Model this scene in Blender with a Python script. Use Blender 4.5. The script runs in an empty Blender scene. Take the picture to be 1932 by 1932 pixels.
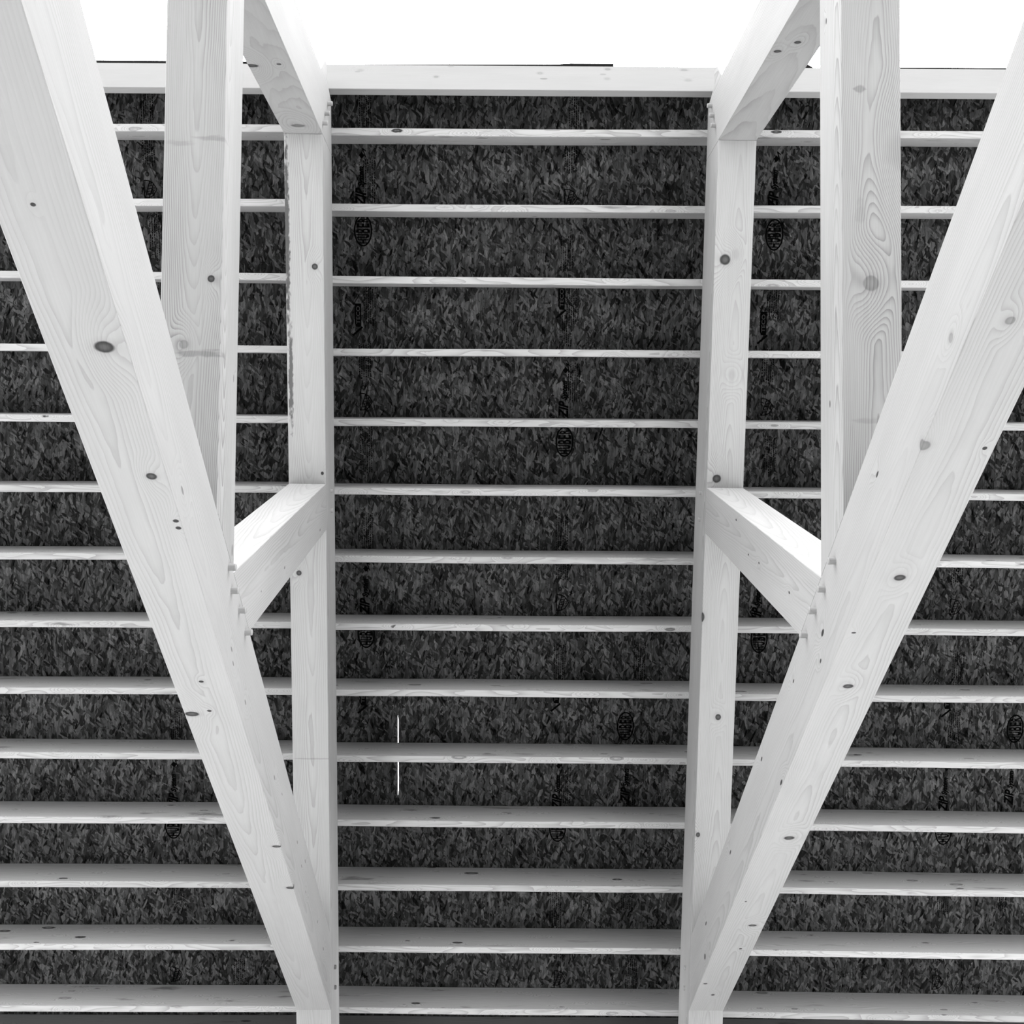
import bpy, bmesh, math, random
from mathutils import Vector, Matrix
random.seed(7)
SC = bpy.context.scene
COL = SC.collection

# ---------------------------------------------------------------- frame of the roof
# x runs along the ridge, u runs down our roof slope, n points inward (perpendicular
# to the slope).  n = 0 is the plane on which the purlins sit on the rafters.
PITCH = math.radians(40.9)
CP, SP = math.cos(PITCH), math.sin(PITCH)
AX = Vector((1, 0, 0)); AU = Vector((0, CP, -SP)); AN = Vector((0, -SP, -CP))
ORG = Vector((0, 2.955, 7.603))
def W(x, u, n): return ORG + AX * x + AU * u + AN * n
def WD(x, u, n): return AX * x + AU * u + AN * n

# ---------------------------------------------------------------- camera
cam = bpy.data.cameras.new('camera')
cam.sensor_width = 36.0
cam.lens = 36.0 * 2100.0 / 1932.0
cam.clip_end = 500
co = bpy.data.objects.new('camera', cam); COL.objects.link(co)
right = WD(0.99981325, -0.01154297, 0.01549909)
down = WD(0.00946338, 0.9917138, 0.12811788)
back = WD(-0.01684952, -0.12794728, 0.99163783)
cm = Matrix.Identity(4)
for i in range(3):
    cm[i][0] = right[i]; cm[i][1] = -down[i]; cm[i][2] = back[i]
cm.translation = W(0.92682, 1.69641, 6.47247)
co.matrix_world = cm
SC.camera = co

# ---------------------------------------------------------------- sky (bright overcast) and exposure
wd = bpy.data.worlds.new('overcast_sky'); SC.world = wd; wd.use_nodes = True
bg = wd.node_tree.nodes['Background']
wn, wl_ = wd.node_tree.nodes, wd.node_tree.links
# overcast luminance: brightest overhead, a third of that at the horizon; dull ground beyond the deck
tc = wn.new('ShaderNodeTexCoord'); sx = wn.new('ShaderNodeSeparateXYZ'); wl_.new(tc.outputs['Generated'], sx.inputs[0])
rp_ = wn.new('ShaderNodeValToRGB'); wl_.new(sx.outputs[2], rp_.inputs[0])
SKY_H, SKY_Z, GROUND, SKY_S = .20, 1.0, .04, 14.5
e = rp_.color_ramp.elements
e[0].position = 0.0; e[0].color = (SKY_H,) * 3 + (1,)
e[1].position = 1.0; e[1].color = (SKY_Z,) * 3 + (1,)
lt = wn.new('ShaderNodeMath'); lt.operation = 'LESS_THAN'; wl_.new(sx.outputs[2], lt.inputs[0]); lt.inputs[1].default_value = -.01
mx = wn.new('ShaderNodeMix'); mx.data_type = 'RGBA'
wl_.new(lt.outputs[0], mx.inputs[0]); wl_.new(rp_.outputs[0], mx.inputs[6]); mx.inputs[7].default_value = (GROUND,) * 3 + (1,)
wl_.new(mx.outputs[2], bg.inputs[0])
bg.inputs[1].default_value = SKY_S
SC.view_settings.view_transform = 'Standard'
SC.view_settings.look = 'None'
SC.view_settings.gamma = 1.0
SC.view_settings.use_curve_mapping = False
SC.view_settings.exposure = 0.40

# ---------------------------------------------------------------- helpers
def link(name, bm, mat, M=None, parent=None, kind=None, smooth=False):
    me = bpy.data.meshes.new(name)
    bmesh.ops.recalc_face_normals(bm, faces=bm.faces[:])
    bm.to_mesh(me); bm.free()
    if smooth:
        for p in me.polygons: p.use_smooth = True
    if mat: me.materials.append(mat)
    o = bpy.data.objects.new(name, me); COL.objects.link(o)
    M = M or Matrix.Identity(4)
    if parent is not None:
        o.parent = parent
        pm = PM[parent.name]
        o.matrix_local = pm.inverted() @ M
    else:
        o.matrix_world = M
    PM[o.name] = M
    if kind: o['kind'] = kind
    return o
PM = {}
def tag(o, label, cat, group=None):
    o['label'] = label; o['category'] = cat
    if group: o['group'] = group
    return o
def empty(name, M, label, cat, group=None):
    o = bpy.data.objects.new(name, None); COL.objects.link(o)
    o.empty_display_size = .2
    o.matrix_world = M; PM[o.name] = M
    return tag(o, label, cat, group)
def frame(p, du, dn):
    """local frame: X along (du,dn) in the truss plane, Y along the ridge, Z across"""
    ex = WD(0, du, dn).normalized(); ey = AX.copy(); ez = ex.cross(ey)
    M = Matrix.Identity(4)
    for i in range(3): M[i][0] = ex[i]; M[i][1] = ey[i]; M[i][2] = ez[i]
    M.translation = p
    return M
def hexa(pts8):
    bm = bmesh.new(); v = [bm.verts.new(p) for p in pts8]
    for f in ((0,1,2,3),(4,5,6,7),(0,1,5,4),(1,2,6,5),(2,3,7,6),(3,0,4,7)):
        bm.faces.new([v[i] for i in f])
    return bm
def soften(bm, w):
    bmesh.ops.recalc_face_normals(bm, faces=bm.faces[:])
    bmesh.ops.bevel(bm, geom=bm.edges[:], offset=w, segments=1, affect='EDGES', clamp_overlap=True)

# ---------------------------------------------------------------- materials
WOOD = .20
OSB = .175
class NT:
    def __init__(s, name):
        s.m = bpy.data.materials.new(name); s.m.use_nodes = True
        s.t = s.m.node_tree; s.n = s.t.nodes; s.l = s.t.links
        s.b = s.n['Principled BSDF']
    def put(s, sock, v):
        if isinstance(v, bpy.types.NodeSocket): s.l.new(v, sock)
        else: sock.default_value = v
    def ma(s, op, a, b=0.0, c=0.0, clamp=False):
        d = s.n.new('ShaderNodeMath'); d.operation = op; d.use_clamp = clamp
        s.put(d.inputs[0], a); s.put(d.inputs[1], b); s.put(d.inputs[2], c)
        return d.outputs[0]
    def vm(s, op, a, b=(0,0,0), out=0):
        d = s.n.new('ShaderNodeVectorMath'); d.operation = op
        s.put(d.inputs[0], a); s.put(d.inputs[1], b)
        return d.outputs[out]
    def obj(s):
        return s.n.new('ShaderNodeTexCoord').outputs['Object']
    def sep(s, v):
        d = s.n.new('ShaderNodeSeparateXYZ'); s.put(d.inputs[0], v); return d.outputs
    def comb(s, x, y, z):
        d = s.n.new('ShaderNodeCombineXYZ')
        for i, v in enumerate((x, y, z)): s.put(d.inputs[i], v)
        return d.outputs[0]
    def noise(s, v, scale=1.0, detail=2.0, rough=.5, dist=0.0):
        d = s.n.new('ShaderNodeTexNoise'); s.put(d.inputs['Vector'], v)
        d.inputs['Scale'].default_value = scale; d.inputs['Detail'].default_value = detail
        d.inputs['Roughness'].default_value = rough; d.inputs['Distortion'].default_value = dist
        return d.outputs
    def voro(s, v, scale=1.0, feature='F1', rnd=1.0):
        d = s.n.new('ShaderNodeTexVoronoi'); d.feature = feature; s.put(d.inputs['Vector'], v)
        d.inputs['Scale'].default_value = scale; d.inputs['Randomness'].default_value = rnd
        return d.outputs
    def mr(s, v, a, b, c=0.0, d_=1.0, smooth=True):
        d = s.n.new('ShaderNodeMapRange')
        if smooth: d.interpolation_type = 'SMOOTHSTEP'
        s.put(d.inputs[0], v)
        for i, q in enumerate((a, b, c, d_)): d.inputs[1 + i].default_value = q
        return d.outputs[0]
    def grey(s, val, rough=.75, bump=None, bs=.1, bd=.002, spec=.04):
        c = s.n.new('ShaderNodeCombineColor')
        for i in range(3): s.put(c.inputs[i], val)
        s.put(s.b.inputs['Base Color'], c.outputs[0])
        s.b.inputs['Roughness'].default_value = rough
        s.b.inputs['Specular IOR Level'].default_value = spec
        if bump is not None:
            d = s.n.new('ShaderNodeBump'); d.inputs['Strength'].default_value = bs
            d.inputs['Distance'].default_value = bd
            s.put(d.inputs['Height'], bump); s.put(s.b.inputs['Normal'], d.outputs[0])
        return s.m

def timber_mat(name, knots=(), seed=0.0, base=.80, grain=.16, F=95.0, pz=-.11, py=0.0, tilt=.03, streaks=()):
    """sawn softwood: growth rings round an off-centre pith, fibre, knots with rings bending round them.
    knots: (x, y, z, length radius, cross radius, darkness) in the timber's own frame"""
    t = NT(name); P = t.obj()
    x, y, z = t.sep(P)[0:3]
    off = t.vm('ADD', P, (seed * 3.1, seed * 1.7, seed * .9))
    w1 = t.noise(t.vm('MULTIPLY', off, (.8, 3, 3)), 1.0, 2.0)[0]
    w2 = t.noise(t.vm('MULTIPLY', off, (7, 22, 22)), 1.0, 2.0)[0]
    r = t.ma('SQRT', t.ma('ADD', t.ma('POWER', t.ma('ABSOLUTE', t.ma('SUBTRACT', y, py)), 2.0), t.ma('POWER', t.ma('ABSOLUTE', t.ma('SUBTRACT', z, pz)), 2.0)))
    r = t.ma('ADD', r, t.ma('MULTIPLY', w1, .06))
    r = t.ma('ADD', r, t.ma('MULTIPLY', w2, .006))
    r = t.ma('ADD', r, t.ma('MULTIPLY', x, tilt))
    core = None
    for (kx, ky, kz, rl, rc, dk) in knots:
        d = t.vm('SUBTRACT', P, (kx, ky, kz))
        d1 = t.vm('LENGTH', t.vm('MULTIPLY', d, (1 / rl, 1 / rc, 1 / rc)), out=1)
        if rc > .0045:
            big = max(rl, rc)
            d2 = t.vm('LENGTH', t.vm('MULTIPLY', d, (1 / (big * 2.4), 1 / (big * 1.1), 1 / (big * 1.1))), out=1)
            r = t.ma('ADD', r, t.mr(d2, 0.2, 3.6, min(.055, big * 2.2), 0.0))
        wob = t.ma('ADD', d1, t.ma('MULTIPLY', w2, .5))
        k1 = t.mr(wob, 1.15, 1.6, dk, 0.0)
        if rc > .009:      # paler heart and a dark bark ring
            k1 = t.ma('MULTIPLY', k1, t.mr(d1, .2, .9, .86, 1.0))
            halo = t.mr(wob, 1.1, 2.6, .12, 0.0)
            k1 = t.ma('MAXIMUM', k1, halo)
        core = k1 if core is None else t.ma('MAXIMUM', core, k1)
    ph = t.ma('FRACT', t.ma('MULTIPLY', r, F))
    late = t.ma('MULTIPLY', t.ma('POWER', ph, 2.6), t.mr(ph, .93, 1.0, 1.0, 0.0))
    mask = t.mr(t.noise(t.vm('MULTIPLY', off, (.9, 6, 6)), 1.0, 1.0)[0], .34, .66, .3, 1.0)
    g = t.ma('MULTIPLY', t.ma('MULTIPLY', late, mask), grain * 1.7)
    fib = t.noise(t.vm('MULTIPLY', off, (5, 190, 190)), 1.0, 2.0)[0]
    blot = t.noise(t.vm('MULTIPLY', off, (2.2, 9, 9)), 1.0, 3.0)[0]
    base *= WOOD
    v = t.ma('SUBTRACT', base, t.ma('MULTIPLY', g, base))
    v = t.ma('MULTIPLY', v, t.mr(fib, .25, .75, 1 - grain * .28, 1.02, False))
    v = t.ma('MULTIPLY', v, t.mr(blot, .3, .7, .965, 1.02, False))
    for (sx, sy, sz, rl, rc, dk) in streaks:     # stains, wane and saw marks
        d = t.vm('SUBTRACT', P, (sx, sy, sz))
        d1 = t.vm('LENGTH', t.vm('MULTIPLY', d, (1 / rl, 1 / rc, 1 / rc)), out=1)
        nz = t.noise(t.vm('MULTIPLY', off, (28, 60, 60) if rl > rc else (60, 14, 14)), 1.0, 3.0)[0]
        s1 = t.mr(t.ma('ADD', d1, t.ma('MULTIPLY', nz, 1.9)), 1.5, 2.1, dk, 0.0)
        core = s1 if core is None else t.ma('MAXIMUM', core, s1)
    if core is not None: v = t.ma('MULTIPLY', v, t.ma('SUBTRACT', 1.0, core))
    return t.grey(v, .8, t.ma('SUBTRACT', fib, t.ma('MULTIPLY', late, .5)), .12, .0015)

def board_mat(name, seed, base=.90, dirt=.5):
    """framing lumber with scattered knots, fibres, a few dirt smears"""
    t = NT(name); P = t.obj()
    rnd = t.n.new('ShaderNodeObjectInfo').outputs['Random']
    sh = t.comb(t.ma('MULTIPLY', rnd, 37.0), t.ma('MULTIPLY', rnd, 3.0), seed)
    off = t.vm('ADD', P, sh)
    x, y, z = t.sep(off)[0:3]
    w = t.noise(t.vm('MULTIPLY', off, (1.1, 7, 7)), 1.0, 2.0)[0]
    vo = t.voro(t.vm('MULTIPLY', off, (4.2, 13, 13)), 1.0)
    dist = t.ma('ADD', vo[0], t.ma('MULTIPLY', t.noise(off, 70.0, 1.0)[0], .06))
    pick = t.sep(vo[1])[0]
    rad = t.mr(pick, .22, 1.0, -.02, .20, False)
    kn = t.mr(t.ma('SUBTRACT', dist, rad), .0, .045, 1.0, 0.0)
    heart = t.mr(t.ma('SUBTRACT', rad, dist), .03, .10, 1.0, .55)
    pick2 = t.mr(t.sep(vo[1])[1], .2, .8, .3, .9)
    kn = t.ma('MULTIPLY', t.ma('MULTIPLY', kn, heart), pick2)
    rr = t.ma('ADD', t.ma('ADD', t.ma('MULTIPLY', z, 1.0), t.ma('MULTIPLY', w, .12)), t.ma('MULTIPLY', t.mr(dist, 0, .5, .05, 0), 1.0))
    ph = t.ma('FRACT', t.ma('MULTIPLY', rr, 120.0))
    late = t.ma('POWER', ph, 3.0)
    fib = t.noise(t.vm('MULTIPLY', off, (6, 220, 220)), 1.0, 2.0)[0]
    sm = t.noise(t.vm('MULTIPLY', off, (2.6, 16, 16)), 1.0, 4.0, .6)[0]
    base *= WOOD
    v = t.ma('SUBTRACT', base, t.ma('MULTIPLY', late, .06))
    v = t.ma('MULTIPLY', v, t.mr(fib, .25, .75, .93, 1.03, False))
    v = t.ma('MULTIPLY', v, t.mr(sm, .60, .74, 1.0, 1.0 - dirt))
    v = t.ma('MULTIPLY', v, t.mr(rnd, 0, 1, .93, 1.04, False))
    v = t.ma('MULTIPLY', v, t.ma('SUBTRACT', 1.0, kn))
    return t.grey(v, .85, fib, .1, .001)

def osb_mat():
    t = NT('oriented_strand_board'); P = t.obj()
    rnd = t.n.new('ShaderNodeObjectInfo').outputs['Random']
    off = t.vm('ADD', P, t.comb(t.ma('MULTIPLY', rnd, 19.0), t.ma('MULTIPLY', rnd, 11.0), t.ma('MULTIPLY', rnd, 5.0)))
    wv = t.noise(off, 9.0, 2.0)[1]
    warp = t.vm('ADD', off, t.vm('MULTIPLY', t.vm('SUBTRACT', wv, (.5, .5, .5)), (.022, .022, 0)))
    def layer(rot, sx, sy, o):
        mp = t.n.new('ShaderNodeMapping'); mp.inputs['Rotation'].default_value = (0, 0, rot)
        mp.inputs['Location'].default_value = (o, o * .7, o * .3)
        t.put(mp.inputs['Vector'], warp)
        q = t.vm('MULTIPLY', mp.outputs[0], (sx, sy, 1.0))
        vo = t.voro(q, 1.0)
        ed = t.voro(q, 1.0, 'DISTANCE_TO_EDGE')
        c = t.sep(vo[1])
        return c[0], c[1], ed[0]
    a0, a1, ae = layer(.12, 15, 48, 0.0)       # mesh x runs down the slope
    b0, b1, be = layer(-.22, 20, 60, 7.0)
    c0, c1, ce = layer(.42, 20, 64, 13.0)
    f0, f1, fe = layer(-.9, 26, 80, 23.0)
    v = t.ma('MULTIPLY', a0, 1.0)
    def over(v, top, sel, lo):
        m = t.mr(sel, lo, lo + .02, 0.0, 1.0)
        return t.ma('ADD', t.ma('MULTIPLY', v, t.ma('SUBTRACT', 1.0, m)), t.ma('MULTIPLY', top, m))
    v = over(v, b0, b1, .5)
    v = over(v, c0, c1, .66)
    v = over(v, f0, f1, .80)
    streak = t.noise(t.vm('MULTIPLY', warp, (12, 110, 1)), 1.0, 3.0, .65)[0]
    v = t.ma('POWER', v, 1.6)
    v = t.ma('MULTIPLY', t.ma('ADD', t.ma('MULTIPLY', v, 1.75), .24), t.mr(streak, .25, .8, .45, 1.7, False))
    big = t.noise(off, 3.0, 3.0, .6)[0]
    v = t.ma('MULTIPLY', v, t.mr(big, .3, .7, .75, 1.2, False))
    # dark gaps between strands, dark bark flakes, pale raised slivers
    n2 = t.noise(off, 38.0, 3.0, .6)[0]
    gap = t.ma('MULTIPLY', t.mr(be, .0, .06, 1.0, 0.0), t.mr(n2, .5, .6, 0.0, .8))
    g0, g1, ge = layer(.3, 24, 95, 31.0)
    bark = t.ma('MULTIPLY', t.mr(g0, .945, .955, 0.0, .8), t.mr(ge, .04, .10, 0.0, 1.0))
    h0, h1, he = layer(-.5, 10, 40, 41.0)
    bark2 = t.ma('MULTIPLY', t.mr(h0, .94, .945, 0.0, .7), t.mr(he, .08, .14, 0.0, 1.0))
    i0, i1, ie = layer(-.15, 30, 160, 51.0)
    sl = t.ma('MULTIPLY', t.mr(i0, .93, .95, 0.0, .9), t.mr(n2, .48, .6, 0.0, 1.0))
    v = t.ma('ADD', t.ma('MULTIPLY', v, .115 * OSB), t.ma('MULTIPLY', sl, .15 * OSB))
    v = t.ma('MULTIPLY', v, t.ma('SUBTRACT', 1.0, gap))
    v = t.ma('MULTIPLY', v, t.ma('SUBTRACT', 1.0, bark))
    v = t.ma('MULTIPLY', v, t.ma('SUBTRACT', 1.0, bark2))
    return t.grey(v, .9, t.ma('ADD', a0, t.ma('MULTIPLY', b0, .6)), .25, .001, 0.0)

def plain(name, v, rough=.8):
    t = NT(name)
    n = t.noise(t.obj(), 14.0, 3.0)[0]
    return t.grey(t.mr(n, .3, .7, v * .85, v * 1.1, False), rough, spec=0.0)

M_OSB = osb_mat()
M_INK = plain('black_print_ink', .0008, .9)
M_PALE = plain('bare_board_in_print', .02, .8)
M_FELT = plain('black_roofing_felt', .008, .8)
M_BOARD = [board_mat('sawn_framing_lumber', 1.0), board_mat('sawn_framing_lumber_b', 5.0, .87, .35), board_mat('sawn_framing_lumber_c', 9.0, .92, .6)]
M_PEG = plain('turned_oak_peg', .15, .7)
M_PEGD = plain('end_grain_peg', .06, .8)

# ---------------------------------------------------------------- floor under the frame: unseen, added to bounce light onto the timbers
t = NT('pale_bounce_deck')
P_ = t.obj()
nz = t.noise(t.vm('MULTIPLY', P_, (1, 8, 1)), 2.0, 4.0)[0]
br = t.n.new('ShaderNodeTexBrick'); t.put(br.inputs['Vector'], P_); br.inputs['Scale'].default_value = 1.0
br.inputs['Brick Width'].default_value = 2.44; br.inputs['Row Height'].default_value = 1.22
br.inputs['Mortar Size'].default_value = .004
fm = t.grey(t.ma('SUBTRACT', t.mr(nz, .3, .7, .78, .84, False), t.ma('MULTIPLY', br.outputs['Fac'], .35)), .8)
bm = bmesh.new(); bmesh.ops.create_cube(bm, size=1.0)
bmesh.ops.scale(bm, vec=(30, 30, .2), verts=bm.verts)
fl = link('added_bounce_floor', bm, fm, Matrix.Translation((1.0, 0.0, -.1)), kind='structure')

bm = bmesh.new(); bmesh.ops.create_cube(bm, size=1.0)
bmesh.ops.scale(bm, vec=(12, .16, 3.55), verts=bm.verts)
link('added_shade_wall_front', bm, M_OSB, Matrix.Translation((1.0, -.78, 1.775)), kind='structure')  # unseen, added to keep low light off the purlin sides
bm = bmesh.new(); bmesh.ops.create_cube(bm, size=1.0)
bmesh.ops.scale(bm, vec=(12, .16, 3.55), verts=bm.verts)
link('added_shade_wall_back', bm, M_OSB, Matrix.Translation((1.0, 7.1, 1.775)), kind='structure')  # unseen, added to shade the tie foot and opposite rafter undersides

# ---------------------------------------------------------------- roof sheathing
# (print) marks stamped on the boards, in (x, u) of the slope
TH = .011
NS = -.2421
seams = [-3.285, -2.075, -.865, .345, 1.557, 2.770, 3.983, 5.196]
courses = [(-.012, 2.425), (2.425, 4.865), (4.865, 5.99)]
colname = ['at the far left edge', 'in the left bay', 'behind the left truss rafter', 'in the centre of the middle bay', 'behind the right truss rafter', 'in the right bay', 'at the far right edge']
rowname = ['upper', 'middle', 'lowest']
panels = {}
GAPX = .345
for ci, (ua, ub) in enumerate(courses):
    for k in range(7):
        xa, xb = seams[k] + .0006, seams[k + 1] - .0006
        M = frame(W((xa + xb) / 2, (ua + ub) / 2, NS - TH / 2), 1, 0)
        hu, hx, hz = (ub - ua) / 2 - .0006, (xb - xa) / 2, TH / 2
        bm = bmesh.new()
        # outline (local X = down slope, Y = ridge direction)
        out = [(-hu, -hx), (hu, -hx), (hu, hx), (-hu, hx)]
        if ci == 1 and k == 3:     # the left edge of this board is planed back: daylight leaks by
            u0 = (ua + ub) / 2
            out = [(-hu, -hx), (3.855 - u0, -hx), (3.87 - u0, -hx + .0035), (4.33 - u0, -hx + .0035), (4.36 - u0, -hx), (hu, -hx), (hu, hx), (-hu, hx)]
        lo = [bm.verts.new((a, b, hz)) for a, b in out]; hi = [bm.verts.new((a, b, -hz)) for a, b in out]
        bm.faces.new(lo); bm.faces.new(hi[::-1])
        for i in range(len(out)):
            j = (i + 1) % len(out); bm.faces.new((lo[i], hi[i], hi[j], lo[j]))
        o = link('sheathing_panel', bm, M_OSB, M)
        tag(o, 'dark strand board sheathing panel, %s row, %s' % (rowname[ci], colname[k]), 'roof panel', 'strand board sheathing panels')
        panels[(k, ci)] = o
def panel_at(x, u):
    k = max(i for i in range(7) if seams[i] <= x); c = 0 if u < 2.425 else (1 if u < 4.865 else 2)
    return panels[(k, c)]
NP = NS + .0009      # ink sits on the board
def flat_obj(name, polys, x, u, mat, dn=0.0):
    """polys: closed outlines in (x, u) offsets, all in one mesh lying on the board, a hair thick"""
    p = panel_at(x, u)
    bm = bmesh.new()
    for poly in polys:
        v = [bm.verts.new(W(x + a, u + b, NP + dn)) for a, b in poly]
        bm.faces.new(v)
    Mw = frame(W(x, u, NP), 1, 0)
    bm.transform(Mw.inverted())
    for f in bm.faces:
        f.normal_update()
        if f.normal.z < 0: f.normal_flip()
    me = bpy.data.meshes.new(name); bm.to_mesh(me); bm.free(); me.materials.append(mat)
    o = bpy.data.objects.new(name, me); COL.objects.link(o); o.parent = p
    o.matrix_local = PM[p.name].inverted() @ Mw
    return o
def ring(a, b, w, n=40, c=(0, 0)):
    ps = []
    for i in range(n):
        t0, t1 = 2 * math.pi * i / n, 2 * math.pi * (i + 1) / n
        ps.append([(c[0] + (a + s) * math.cos(q), c[1] + (b + s) * math.sin(q)) for q, s in ((t0, 0), (t1, 0), (t1, -w), (t0, -w))])
    return ps
def stroke(pts, w, closed=False):
    ps = []
    n = len(pts)
    for i in range(n if closed else n - 1):
        a, b = Vector(pts[i]), Vector(pts[(i + 1) % n]); d = (b - a).normalized(); s = Vector((-d.y, d.x)) * w / 2; e = d * w * .3
        ps.append([tuple(a - e + s), tuple(b + e + s), tuple(b + e - s), tuple(a - e - s)])
    return ps
def text_polys(body, shear=0.0, off=.012):
    cu = bpy.data.curves.new('lettering', 'FONT'); cu.body = body; cu.size = 1.0; cu.shear = shear; cu.resolution_u = 3
    cu.offset = off
    o = bpy.data.objects.new('lettering', cu); COL.objects.link(o)
    bpy.context.view_layer.update()
    dg = bpy.context.evaluated_depsgraph_get()
    me = bpy.data.meshes.new_from_object(o.evaluated_get(dg))
    ps = [[(me.vertices[i].co.x, me.vertices[i].co.y) for i in p.vertices] for p in me.polygons]
    bpy.data.objects.remove(o); bpy.data.curves.remove(cu); bpy.data.meshes.remove(me)
    xs = [q[0] for p in ps for q in p]; ys = [q[1] for p in ps for q in p]
    return ps, min(xs), max(xs), min(ys), max(ys)
TP = {k: text_polys(k, s, o_) for k, s, o_ in (('H', 0, .03), ('U', 0, .03), ('B', 0, .025), ('E', 0, .025), ('R', 0, .025), ('ZIP', .35, .035), ('System', .35, .055), ('TECO', 0, .012), ('TM', 0, .01))}
def up_text(key, x0, u0, height, length, bow=None):
    """lettering that reads up the slope; (x0,u0) is the start of the baseline"""
    ps, a, b, c, d = TP[key]; out = []
    for p in ps:
        q = []
        for gx, gy in p:
            lx = (gx - a) / (b - a) * length; ly = (gy - c) / (d - c) * height
            q.append((x0 - ly, u0 - lx))
        out.append(q)
    return out
def huber(x, u):
    a, b = .054, .092
    flat_obj('printed_emblem', ring(a, b, .009), x, u, M_INK)
    ps = []
    ai, bi = a - .013, b - .016
    L = 'HUBER'; step = 2 * bi / 5
    for i, ch in enumerate(L):
        s0 = bi - i * step - .002; mid = s0 - step / 2
        hh = ai * math.sqrt(max(.12, 1 - (mid / (bi + .012)) ** 2))
        q = up_text(ch, hh, s0, 2 * hh, step - .006)
        # letter outlines swell towards the middle of the oval
        for poly in q:
            ps.append([(px * math.sqrt(max(.1, 1 - (pu / (bi + .012)) ** 2)) / (hh / ai) , pu) for px, pu in poly])
    flat_obj('printed_lettering', ps, x, u, M_INK)
def zipsys(x, u):
    ps = up_text('ZIP', .028, .125, .060, .108) + up_text('System', .029, .014, .046, .118) + up_text('TM', -.002, -.102, .008, .014)
    flat_obj('printed_lettering', ps, x, u, M_INK)
    d = [(-.010, -.165), (.008, -.185), (.024, -.165), (.008, -.145)]
    flat_obj('printed_diamond', [d] + stroke([(.03, -.19), (.012, -.205), (.03, -.155)], .006), x, u, M_INK)
def shield(x, u):
    pts = [(-.032, -.050), (-.005, -.048), (.018, -.036), (.032, -.016), (.040, 0.0), (.032, .016), (.018, .036), (-.005, .048), (-.032, .050)]
    ps = stroke(pts, .005, True) + stroke([(-.026, .046), (.000, -.046)], .005) + stroke([(-.004, .046), (.022, -.032)], .005)
    ps += ring(.007, .011, .004, 14, (.024, 0))
    for q in range(5):      # small strokes inside the band
        ps += stroke([(-.017 + q * .0045, .030 - q * .016), (.000 + q * .0045, .026 - q * .016)], .004)
    flat_obj('printed_shield', ps, x, u, M_INK)
    ps = ring(.011, .013, .004, 14, (-.012, -.085)) + ring(.005, .006, .002, 10, (-.012, -.085))
    flat_obj('printed_seal', ps, x, u, M_INK)
def fine_print(x, u, l, rows, rnd, wid=.0062):
    """lines of print too small to read: broken hair lines running up the slope"""
    ps = []
    for i in range(rows):
        q = -l / 2 + rnd.random() * .02
        xx = -.03 + i * .013
        while q < l / 2 * (1 - .25 * rnd.random()):
            s = .004 + rnd.random() * .010
            h = wid * (.5 + .5 * rnd.random())
            ps.append([(xx - h / 2, q), (xx + h / 2, q), (xx + h / 2, q + s), (xx - h / 2, q + s)])
            q += s + .002 + rnd.random() * .005
    flat_obj('fine_print', ps, x, u, M_INK)
def teco(x, u):
    # white letters reversed out of a black bar
    flat_obj('printed_bar', [[(-.021, -.075), (.018, -.075), (.018, .062), (-.012, .062), (-.021, .04)]], x, u, M_INK)
    flat_obj('printed_lettering', up_text('TECO', .010, .045, .022, .105), x, u, M_PALE, .0006)
    zz = stroke([(.022, .065), (-.03, .11)], .012)
    flat_obj('printed_tick', zz, x, u, M_INK)
rp = random.Random(3)
for (x, u) in [(.146, .903), (1.353, 2.132), (2.574, .895), (.152, 3.325), (1.765, 3.905), (2.581, 3.339), (1.352, 4.573), (-1.064, 4.564), (3.808, 4.582), (4.219, 3.906)]: huber(x, u)
for (x, u) in [(.133, .640), (1.345, 1.868), (2.560, .625), (.145, 3.085), (1.345, 4.330), (1.775, 4.284), (-1.057, 4.335), (3.796, 4.330), (4.212, 4.285), (2.560, 3.122)]: zipsys(x, u)
for (x, u) in [(1.362, .700), (-1.094, .684), (2.568, 1.91), (.155, 1.905), (1.354, 3.122), (3.791, 3.129), (1.379, 5.583), (-1.074, 5.564), (3.829, 5.606)]:
    shield(x, u); fine_print(x - .004, u - .24, .22, 6, rp, .008)
for (x, u) in [(1.322, 1.285), (.115, 1.40), (2.53, 1.42), (1.33, 3.70), (-1.08, 1.38), (3.78, 3.72), (.13, 3.72)]: teco(x, u)
for (x, u, l) in [(1.345, 1.02, .22), (1.385, 1.30, .3), (1.345, 1.47, .2), (1.40, 1.78, .25), (.18, 1.3, .3), (.18, .62, .25), (.155, 2.2, .3), (.16, 2.72, .3), (1.345, 2.72, .3),
                  (1.345, 3.5, .25), (1.39, 4.3, .25), (2.60, 2.2, .25), (2.58, 1.25, .3), (1.345, 4.98, .3), (1.345, 5.22, .2), (2.58, 2.7, .3), (-1.03, 3.95, .3), (-1.05, 4.98, .28),
                  (3.83, 3.55, .3), (3.83, 3.9, .25), (3.83, 5.0, .3), (4.2, 5.0, .25), (1.80, 4.45, .15), (1.84, 5.6, .3), (1.80, 5.0, .25), (-.67, 5.6, .3), (2.58, 5.0, .3), (-1.07, .95, .3), (-1.07, 1.3, .3), (.16, .2, .25), (1.38, .2, .25), (-1.1, .2, .25), (1.84, 3.5, .3)]:
    fine_print(x, u, l, 6, rp)

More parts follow.
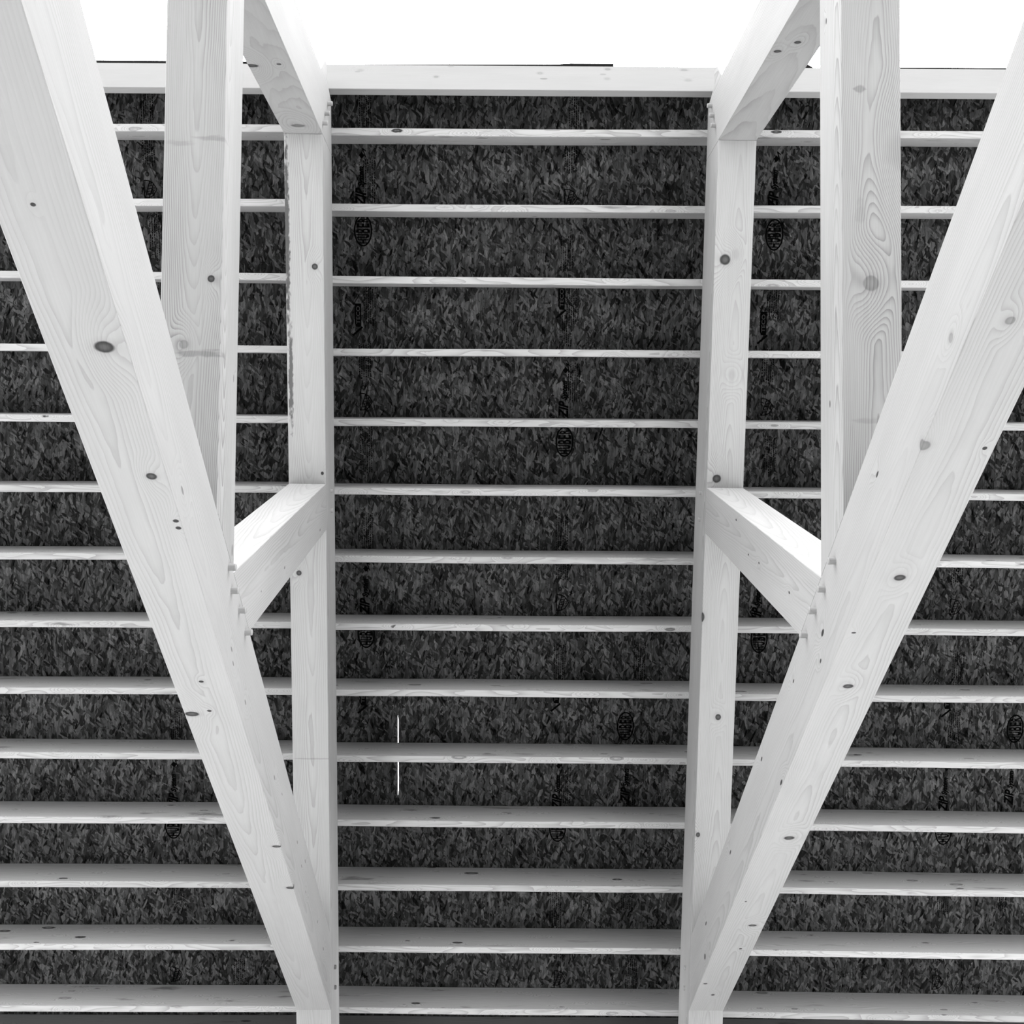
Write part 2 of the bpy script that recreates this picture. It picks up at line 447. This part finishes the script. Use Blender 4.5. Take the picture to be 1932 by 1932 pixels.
# ---------------------------------------------------------------- roofing felt on the outside
def felt(poly, label, n0=NS - TH - .0015, th=.003):
    M = frame(W(sum(p[0] for p in poly) / len(poly), sum(p[1] for p in poly) / len(poly), n0), 1, 0)
    Mi = M.inverted(); bm = bmesh.new()
    a = [bm.verts.new(Mi @ W(x, u, n0)) for x, u in poly]; b = [bm.verts.new(Mi @ W(x, u, n0 - th)) for x, u in poly]
    bm.faces.new(a); bm.faces.new(b[::-1])
    for i in range(len(a)):
        j = (i + 1) % len(a); bm.faces.new((a[i], b[i], b[j], a[j]))
    return tag(link('roofing_felt', bm, M_FELT, M), label, 'roofing felt', 'roofing felt over the sheathing')

# ---------------------------------------------------------------- purlins between the trusses
rows = [[0.429, 0.397, 0.413, 0.391, 0.391, 0.359], [0.837, 0.803, 0.826, 0.808, 0.804, 0.778], [1.23, 1.214, 1.226, 1.216, 1.215, 1.197], [1.632, 1.623, 1.636, 1.621, 1.62, 1.601], [2.042, 2.026, 2.04, 2.029, 2.031, 2.02], [2.45, 2.431, 2.439, 2.433, 2.436, 2.437], [2.846, 2.829, 2.84, 2.837, 2.836, 2.846], [3.253, 3.239, 3.248, 3.244, 3.246, 3.255], [3.654, 3.645, 3.651, 3.654, 3.664, 3.665], [4.047, 4.05, 4.061, 4.066, 4.069, 4.084], [4.46, 4.454, 4.465, 4.472, 4.476, 4.502], [4.868, 4.864, 4.876, 4.885, 4.882, 4.916], [5.274, 5.268, 5.279, 5.291, 5.293, 5.332], [5.677, 5.677, 5.681, 5.699, 5.704, 5.751],
        [5.883, 5.883, 5.885, 5.897, 5.899, 5.93]]
ords = ['first', 'second', 'third', 'fourth', 'fifth', 'sixth', 'seventh', 'eighth', 'ninth', 'tenth', 'eleventh', 'twelfth', 'thirteenth', 'fourteenth', 'fifteenth']
bays = [('left', -3.3, -.105), ('middle', -.100, 2.211), ('right', 2.216, 5.2)]
PT = .0405
rr = random.Random(11)
for k, r in enumerate(rows):
    for bi, (bn, xa, xb) in enumerate(bays):
        ua, ub = r[2 * bi], r[2 * bi + 1]
        um = (ua + ub) / 2 - PT / 2
        M = frame(W((xa + xb) / 2, um, NS / 2), 1, 0)
        # local frame of a purlin: X along its length
        ex = (W(xb, ub, 0) - W(xa, ua, 0)).normalized(); ez = AN.copy(); ey = ez.cross(ex).normalized()
        M = Matrix.Identity(4)
        for i in range(3): M[i][0] = ex[i]; M[i][1] = ey[i]; M[i][2] = ez[i]
        M.translation = W((xa + xb) / 2, um, NS / 2)
        Mi = M.inverted()
        bm = bmesh.new(); N = 14; secs = []
        crook = rr.uniform(-.002, .002); ph = rr.random() * 6
        for s in range(N + 1):
            f = s / N; x = xa + (xb - xa) * f; u = ua + (ub - ua) * f + crook * math.sin(math.pi * f) + .0008 * math.sin(9 * f + ph)
            dn = -.0012 + .0008 * math.sin(7 * f + ph * 2)
            c = .003
            q = [(u - PT, NS + .0004), (u, NS + .0004), (u, -c + dn), (u - c, dn), (u - PT + c, dn), (u - PT, -c + dn)]
            secs.append([bm.verts.new(Mi @ W(x, a, b)) for a, b in q])
        for s in range(N):
            for i in range(6):
                j = (i + 1) % 6; bm.faces.new((secs[s][i], secs[s][j], secs[s + 1][j], secs[s + 1][i]))
        bm.faces.new(secs[0]); bm.faces.new(secs[-1][::-1])
        o = link('roof_purlin', bm, M_BOARD[(k * 2 + bi) % 3], M)
        lab = 'sawn softwood purlin across the %s bay, %s below the ridge board' % (bn, ords[k])
        if k == 14: lab = 'lowest purlin across the %s bay, just below a thin black gap' % bn
        tag(o, lab, 'purlin', 'purlins under the roof sheathing')

# ---------------------------------------------------------------- ridge board (stands plumb)
A = Vector((.140, 0.0)); pl = Vector((-SP, -CP)) ; hz = Vector((CP, -SP)) * .038
hh = .282
def rshift(x): return .012 - .0085 * (x - 1)
q = [A, A + hz, A + hz + pl * (hh - .065), A + pl * hh]
M = Matrix.Identity(4); ex = AX; 
M.translation = W(.95, .05, -.12)
Mi = M.inverted(); bm = bmesh.new()
vs = [[bm.verts.new(Mi @ W(x, a[0] + rshift(x), a[1])) for a in q] for x in (-3.3, 5.2)]
for i in range(4):
    j = (i + 1) % 4; bm.faces.new((vs[0][i], vs[0][j], vs[1][j], vs[1][i]))
bm.faces.new(vs[0]); bm.faces.new(vs[1][::-1])
soften(bm, .0025)
kk = []
kr = random.Random(21)
for xx in [-1.5, -.6, .13, .145, .58, .66, 1.17, 1.19, 1.53, 1.55, 1.56, 2.0, 2.01, 2.33, 3.2, 3.0, 4.1]:
    s = kr.uniform(.10, .29)
    b = A + pl * s; p = Mi @ W(xx, b[0] + rshift(xx), b[1])
    kk.append((p.x, p.y, p.z, kr.uniform(.012, .02), kr.uniform(.006, .012), kr.uniform(.15, .4)))
o = link('ridge_board', bm, timber_mat('planed_ridge_board_wood', kk, 31, .50, .05), M)
tag(o, 'pale planed ridge board along the top of the roof slope', 'ridge board')

felt([(x, -.053 + rshift(x) - h) for x, h in ((-3.3, .016), (-.25, .015), (-.2, -.02), (.1, -.02), (.16, .003), (.345, .006), (.7, .009), (1.25, .011), (1.35, .017), (1.60, .018), (1.602, -.02), (5.2, -.02))] + [(5.2, 2.42), (-3.3, 2.42)], 'black roofing felt edge showing above the ridge board, left of the right truss', NS - TH - .0015)
felt([(-3.3, 2.38), (.343, 2.38), (.343, 5.99), (-3.3, 5.99)], 'dark felt sheet behind the lower left sheathing, left of the daylight slit', NS - TH - .006)
felt([(.3431, 2.38), (5.2, 2.38), (5.2, 5.99), (.3431, 5.99), (.3431, 4.37), (.352, 4.37), (.352, 3.85), (.3431, 3.85)], 'dark felt sheet behind the lower right sheathing, right of the daylight slit', NS - TH - .006)
felt([(2.62, .05), (2.62, -.052), (2.68, -.085), (2.73, -.078), (2.78, -.05), (2.78, .05)], 'small torn black felt scrap sticking up at the ridge beside the right truss', NS - TH - .0008, .0006)
felt([(3.1, .05), (3.1, -.068), (5.2, -.087), (5.2, .05)], 'thin dark felt strip along the ridge at the far right', NS - TH - .0008, .0006)

# ---------------------------------------------------------------- the two pegged timber trusses
NR = .33313; XL, XR, WL = 0.0, 2.11222, .20434
OU, OS = .47115, -.14444
def post_n(u): return 2.88753 + .16943 * (u - 3)
def tie_n(u): return .12088 + .86504 * (5.7 - u)
def opp_u(n): return OU + OS * (n - NR)
def opp_v(n): return OU - .31575 + OS * (n - NR)
# crossings worked out once
foot = (5.4555, NR); foot2 = (4.9785, NR)
def isect(a1, b1, c1, a2, b2, c2):      # a u + b n = c
    d = a1 * b2 - a2 * b1; return ((c1 * b2 - c2 * b1) / d, (a1 * c2 - a2 * c1) / d)
T1 = (.86504, 1, .12088 + .86504 * 5.7); T2 = (.86504, 1, T1[2] - .41258)
P1 = (-.16943, 1, 2.88753 - 3 * .16943); P2 = (-.16943, 1, P1[2] - .25616)
O1 = (1, -OS, OU - OS * NR); O2 = (1, -OS, OU - .31575 - OS * NR)
S1 = (1, -.05349, 2.34158 - .05349 * NR); S2 = (1, -.05349, 2.34158 + .25753 - .05349 * NR)
R1 = (0, 1, NR)
tie_near_opp = isect(*T1, *O1); tie_far_opp = isect(*T2, *O1)
J = isect(*P2, *T2)                       # where post, strut and tie meet
POLY = {
 'principal_rafter': ([(6.12, 0), (6.12, NR), (OU, NR), (opp_u(0.0), 0)], (1, 0)),
 'opposite_rafter': ([(opp_u(0), 0), (.225, 0), (.150, .165), (.065, .145), (.062, .215), (opp_v(.36) - .004, .36), (opp_v(5.95), 5.95), (opp_u(5.95), 5.95)], (OS, 1)),
 'tie_beam': ([isect(*T1, *R1), isect(*T2, *R1), tie_far_opp, tie_near_opp], (1, -.86504)),
 'diagonal_strut': ([isect(*P1, *T2), J, isect(*P2, *O1), isect(*P1, *O1)], (1, .16943)),
 'short_strut': ([isect(*S1, *R1), isect(*S2, *R1), isect(*S2, *T2), J], (.05349, 1)),
}
KN = {
'L': {
 'tie_beam': [[-0.058, 1.655, 3.62, 0.0227, 0.0174], [-0.044, 2.012, 3.311, 0.0135, 0.012], [-0.014, 2.157, 3.186, 0.0079, 0.0063], [-0.013, 2.181, 3.165, 0.0079, 0.0063], [-0.102, 2.81, 2.621, 0.0075, 0.0056], [-0.177, 2.974, 2.479, 0.0235, 0.0137], [-0.109, 2.957, 2.494, 0.0078, 0.0058], [-0.018, 3.808, 1.757, 0.0188, 0.0094], [-0.014, 4.142, 1.468, 0.02, 0.0125], [-0.113, 1.344, 3.889, 0.006, 0.0048],
   [0.0, 2.7, 2.589, 0.004, 0.013], [0.0, 2.757, 2.57, 0.004, 0.013], [0.0, 2.956, 2.39, 0.004, 0.015], [0.0, 3.448, 1.87, 0.005, 0.016], [0.0, 3.584, 1.712, 0.006, 0.010], [0.0, 3.968, 1.352, 0.006, 0.013], [0.0, 4.138, 1.246, 0.006, 0.012], [0.0, 4.162, 1.14, 0.006, 0.016], [0.0, 4.327, 1.136, 0.006, 0.013], [0.0, 4.668, 0.787, 0.006, 0.014], [0.0, 4.926, 0.598, 0.006, 0.018], [0.0, 2.068, 3.16, 0.004, 0.018]],
 'diagonal_strut': [[-0.036, 1.407, 2.618, 0.0108, 0.0108], [-0.123, 1.629, 2.655, 0.0153, 0.0143], [0.0, 1.743, 2.473, 0.005, 0.012], [0.0, 2.349, 2.55, 0.008, 0.018]],
 'principal_rafter': [[-0.048, 1.164, 0.333, 0.0143, 0.0143], [-0.155, 2.843, 0.333, 0.0138, 0.0138], [-0.019, 2.283, 0.333, 0.0078, 0.0088]],
 'opposite_rafter': [[-0.11, 0.455, 0.446, 0.0331, 0.018], [-0.186, 0.348, 1.186, 0.0265, 0.015], [-0.061, 0.345, 1.208, 0.0096, 0.0072]],
 'short_strut': [[0.0, 2.588, 1.572, 0.005, 0.013], [0.0, 2.595, 2.072, 0.005, 0.008], [0.0, 2.567, 0.553, 0.006, 0.016]]},
'R': {
 'tie_beam': [[2.202, 1.565, 3.698, 0.0118, 0.0118], [2.116, 1.896, 3.412, 0.0171, 0.0161], [2.214, 2.339, 3.029, 0.0168, 0.0134], [2.203, 2.811, 2.62, 0.0171, 0.0114], [2.24, 3.728, 1.827, 0.021, 0.0163], [2.257, 4.474, 1.182, 0.0187, 0.0107], [2.289, 1.901, 3.407, 0.0059, 0.0059], [2.142, 2.564, 2.833, 0.0071, 0.0036], [2.25, 4.712, 0.975, 0.007, 0.007], [2.143, 5.11, 0.631, 0.01, 0.01], [2.213, 5.248, 0.512, 0.0091, 0.0122], [2.17, 4.249, 1.376, 0.0051, 0.0051],
   [2.112, 1.604, 3.562, 0.0124, 0.0138], [2.112, 2.008, 3.064, 0.0049, 0.012], [2.112, 2.624, 2.586, 0.0085, 0.017], [2.112, 2.73, 2.577, 0.0057, 0.010], [2.112, 2.902, 2.239, 0.005, 0.012], [2.112, 3.38, 1.794, 0.006, 0.015], [2.112, 3.359, 2.127, 0.007, 0.018], [2.112, 4.051, 1.26, 0.006, 0.018], [2.112, 4.696, 0.737, 0.007, 0.018], [2.112, 4.888, 0.74, 0.012, 0.02]],
 'diagonal_strut': [[2.211, 1.394, 2.615, 0.0254, 0.0236], [2.318, 0.94, 2.538, 0.0292, 0.0401], [2.112, 1.808, 2.543, 0.004, 0.011], [2.112, 0.44, 2.278, 0.005, 0.010]],
 'principal_rafter': [[2.17, 1.099, 0.333, 0.0259, 0.0259], [2.225, 1.07, 0.333, 0.0126, 0.0186], [2.166, 2.291, 0.333, 0.0206, 0.0206], [2.106, 3.076, 0.333, 0.018, 0.0269], [2.223, 3.659, 0.333, 0.0151, 0.0151], [2.131, 4.364, 0.333, 0.0113, 0.0144], [2.23, 1.72, .333, .012, .02]],
 'opposite_rafter': [[2.146, 0.313, 1.425, 0.0158, 0.0115], [2.209, 0.3, 1.516, 0.0136, 0.0113]],
 'short_strut': [[2.112, 2.417, 1.11, 0.005, 0.012], [2.112, 2.54, 1.394, 0.004, 0.010], [2.112, 2.543, 1.603, 0.005, 0.009], [2.112, 2.572, 2.121, 0.005, 0.010]]}}
FAINT = {('R', 'diagonal_strut', 1): .12, ('R', 'principal_rafter', 1): .10, ('L', 'diagonal_strut', 1): .35, ('R', 'diagonal_strut', 0): .42, ('R', 'tie_beam', 1): .5, ('R', 'tie_beam', 0): .45, ('R', 'tie_beam', 12): .35, ('R', 'principal_rafter', 6): .1,
         ('L', 'opposite_rafter', 0): .6}
STREAK = {
 ('L', 'principal_rafter'): [(-.195, 1.0, .33, .55, .016, .75), (-.185, 1.75, .33, .30, .014, .7), (-.10, 3.92, .333, .004, .13, .22)],
 ('L', 'diagonal_strut'): [(-.06, 1.66, 2.66, .014, .09, .3), (-.03, .93, 2.55, .010, .06, .22), (-.15, .95, 2.54, .012, .05, .15)],
 ('R', 'diagonal_strut'): [(2.175, 1.15, 2.57, .05, .02, .10), (2.175, .73, 2.5, .02, .02, .3), (2.21, 1.86, 2.69, .01, .08, .14)],
}
GR = {  # seed, base, grain contrast, ring density, pith depth, pith offset, tilt
 ('L', 'tie_beam'): (2, .80, .13, 120, .09, -.02, .02), ('R', 'tie_beam'): (5, .80, .14, 120, .09, .02, -.02),
 ('L', 'diagonal_strut'): (8, .80, .30, 175, .075, .005, .035), ('R', 'diagonal_strut'): (12, .80, .28, 165, .07, .02, -.035),
 ('L', 'principal_rafter'): (15, .78, .20, 130, .11, .01, .03), ('R', 'principal_rafter'): (18, .78, .22, 140, .11, .02, -.03),
 ('L', 'opposite_rafter'): (22, .77, .14, 130, .09, .0, .03), ('R', 'opposite_rafter'): (25, .77, .22, 90, .10, .0, .04),
 ('L', 'short_strut'): (28, .80, .18, 100, .03, .05, .03), ('R', 'short_strut'): (33, .80, .14, 100, .03, -.05, .03),
}
PEGS = {   # (u, n, dark end) on the inner face
 'L': {'tie_beam': [(2.400, 2.667 - .06, 0), (2.49, 2.575, 0), (2.585, 2.465, 0), (2.690, 2.372, 0)],
       'opposite_rafter': [(.272, .136, 0), (.345, .237, 0), (.412, .316, 0)],
       'principal_rafter': [(2.400, .150, 0), (2.512, .150, 0), (5.267, .19, 1), (5.397, .19, 1)]},
 'R': {'tie_beam': [(2.345, 2.690, 0), (2.465, 2.585, 0), (2.565, 2.490, 0), (2.680, 2.390, 0)],
       'opposite_rafter': [(.247, .115, 0), (.313, .185, 0), (.378, .240, 0)],
       'principal_rafter': [(2.389, .178, 0), (2.542, .172, 0), (5.267, .19, 0), (5.397, .19, 0)]}}
def build_truss(side):
    x0, x1 = (XL - WL, XL) if side == 'L' else (XR, XR + WL)
    word = 'left' if side == 'L' else 'right'
    T = Matrix.Translation(W((x0 + x1) / 2, 5.45, NR))
    root = empty('timber_truss', T, 'large pale pegged timber roof truss on the %s side of the roof' % word, 'roof truss', 'pale pegged timber roof trusses')
    obs = {}
    for nm, (poly, d) in POLY.items():
        cu_ = sum(p[0] for p in poly) / len(poly); cn_ = sum(p[1] for p in poly) / len(poly)
        M = frame(W((x0 + x1) / 2, cu_, cn_), *d); Mi = M.inverted()
        bm = bmesh.new()
        shrink = .0006
        a = [bm.verts.new(Mi @ W(x0, u, n)) for u, n in poly]; b = [bm.verts.new(Mi @ W(x1, u, n)) for u, n in poly]
        bm.faces.new(a); bm.faces.new(b[::-1])
        for i in range(len(poly)):
            j = (i + 1) % len(poly); bm.faces.new((a[i], b[i], b[j], a[j]))
        soften(bm, .0022)
        ks = []
        inner = XL if side == 'L' else XR
        for i, (x, u, n, ra, rb) in enumerate(KN[side].get(nm, [])):
            p = Mi @ W(x, u, n)
            onface = abs(x - inner) < 1e-4
            rl, rc = (rb, ra) if not onface else (max(ra, rb) , max(ra, rb) * .38)
            dk = FAINT.get((side, nm, i), .5 if onface else .88)
            ks.append((p.x, p.y, p.z, rl, rc, dk))
        st = []
        for (x, u, n, rl, rc, dk) in STREAK.get((side, nm), []):
            p = Mi @ W(x, u, n); st.append((p.x, p.y, p.z, rl, rc, dk))
        sd, base, gr, F, pz, py, tl = GR[(side, nm)]
        mat = timber_mat('%s_%s_wood' % (word, nm), ks, sd, base, gr, F, pz, py, tl, st)
        obs[nm] = link(nm, bm, mat, M, root)
    # pegs driven through the joints
    for nm, L in PEGS[side].items():
        for (u, n, dark) in L:
            r = .0125; s = 1 if side == 'L' else -1
            xi = XL if side == 'L' else XR
            M = Matrix.Identity(4)
            ex = AX * s; ey = AU; ez = ex.cross(ey)
            for i in range(3): M[i][0] = ex[i]; M[i][1] = ey[i]; M[i][2] = ez[i]
            M.translation = W(xi, u, n)
            bm = bmesh.new(); K = 12
            prof = [(-.04, r), (.024 if nm != 'principal_rafter' else .010, r), (.027 if nm != 'principal_rafter' else .012, r * .82)]
            rs = [[bm.verts.new((px, pr * math.cos(2 * math.pi * i / K), pr * math.sin(2 * math.pi * i / K))) for i in range(K)] for px, pr in prof]
            for c in range(2):
                for i in range(K):
                    j = (i + 1) % K; bm.faces.new((rs[c][i], rs[c][j], rs[c + 1][j], rs[c + 1][i]))
            bm.faces.new(rs[0][::-1]); bm.faces.new(rs[-1])
            link('peg', bm, M_PEGD if dark else M_PEG, M, obs[nm])
    return root
build_truss('L')
build_truss('R')
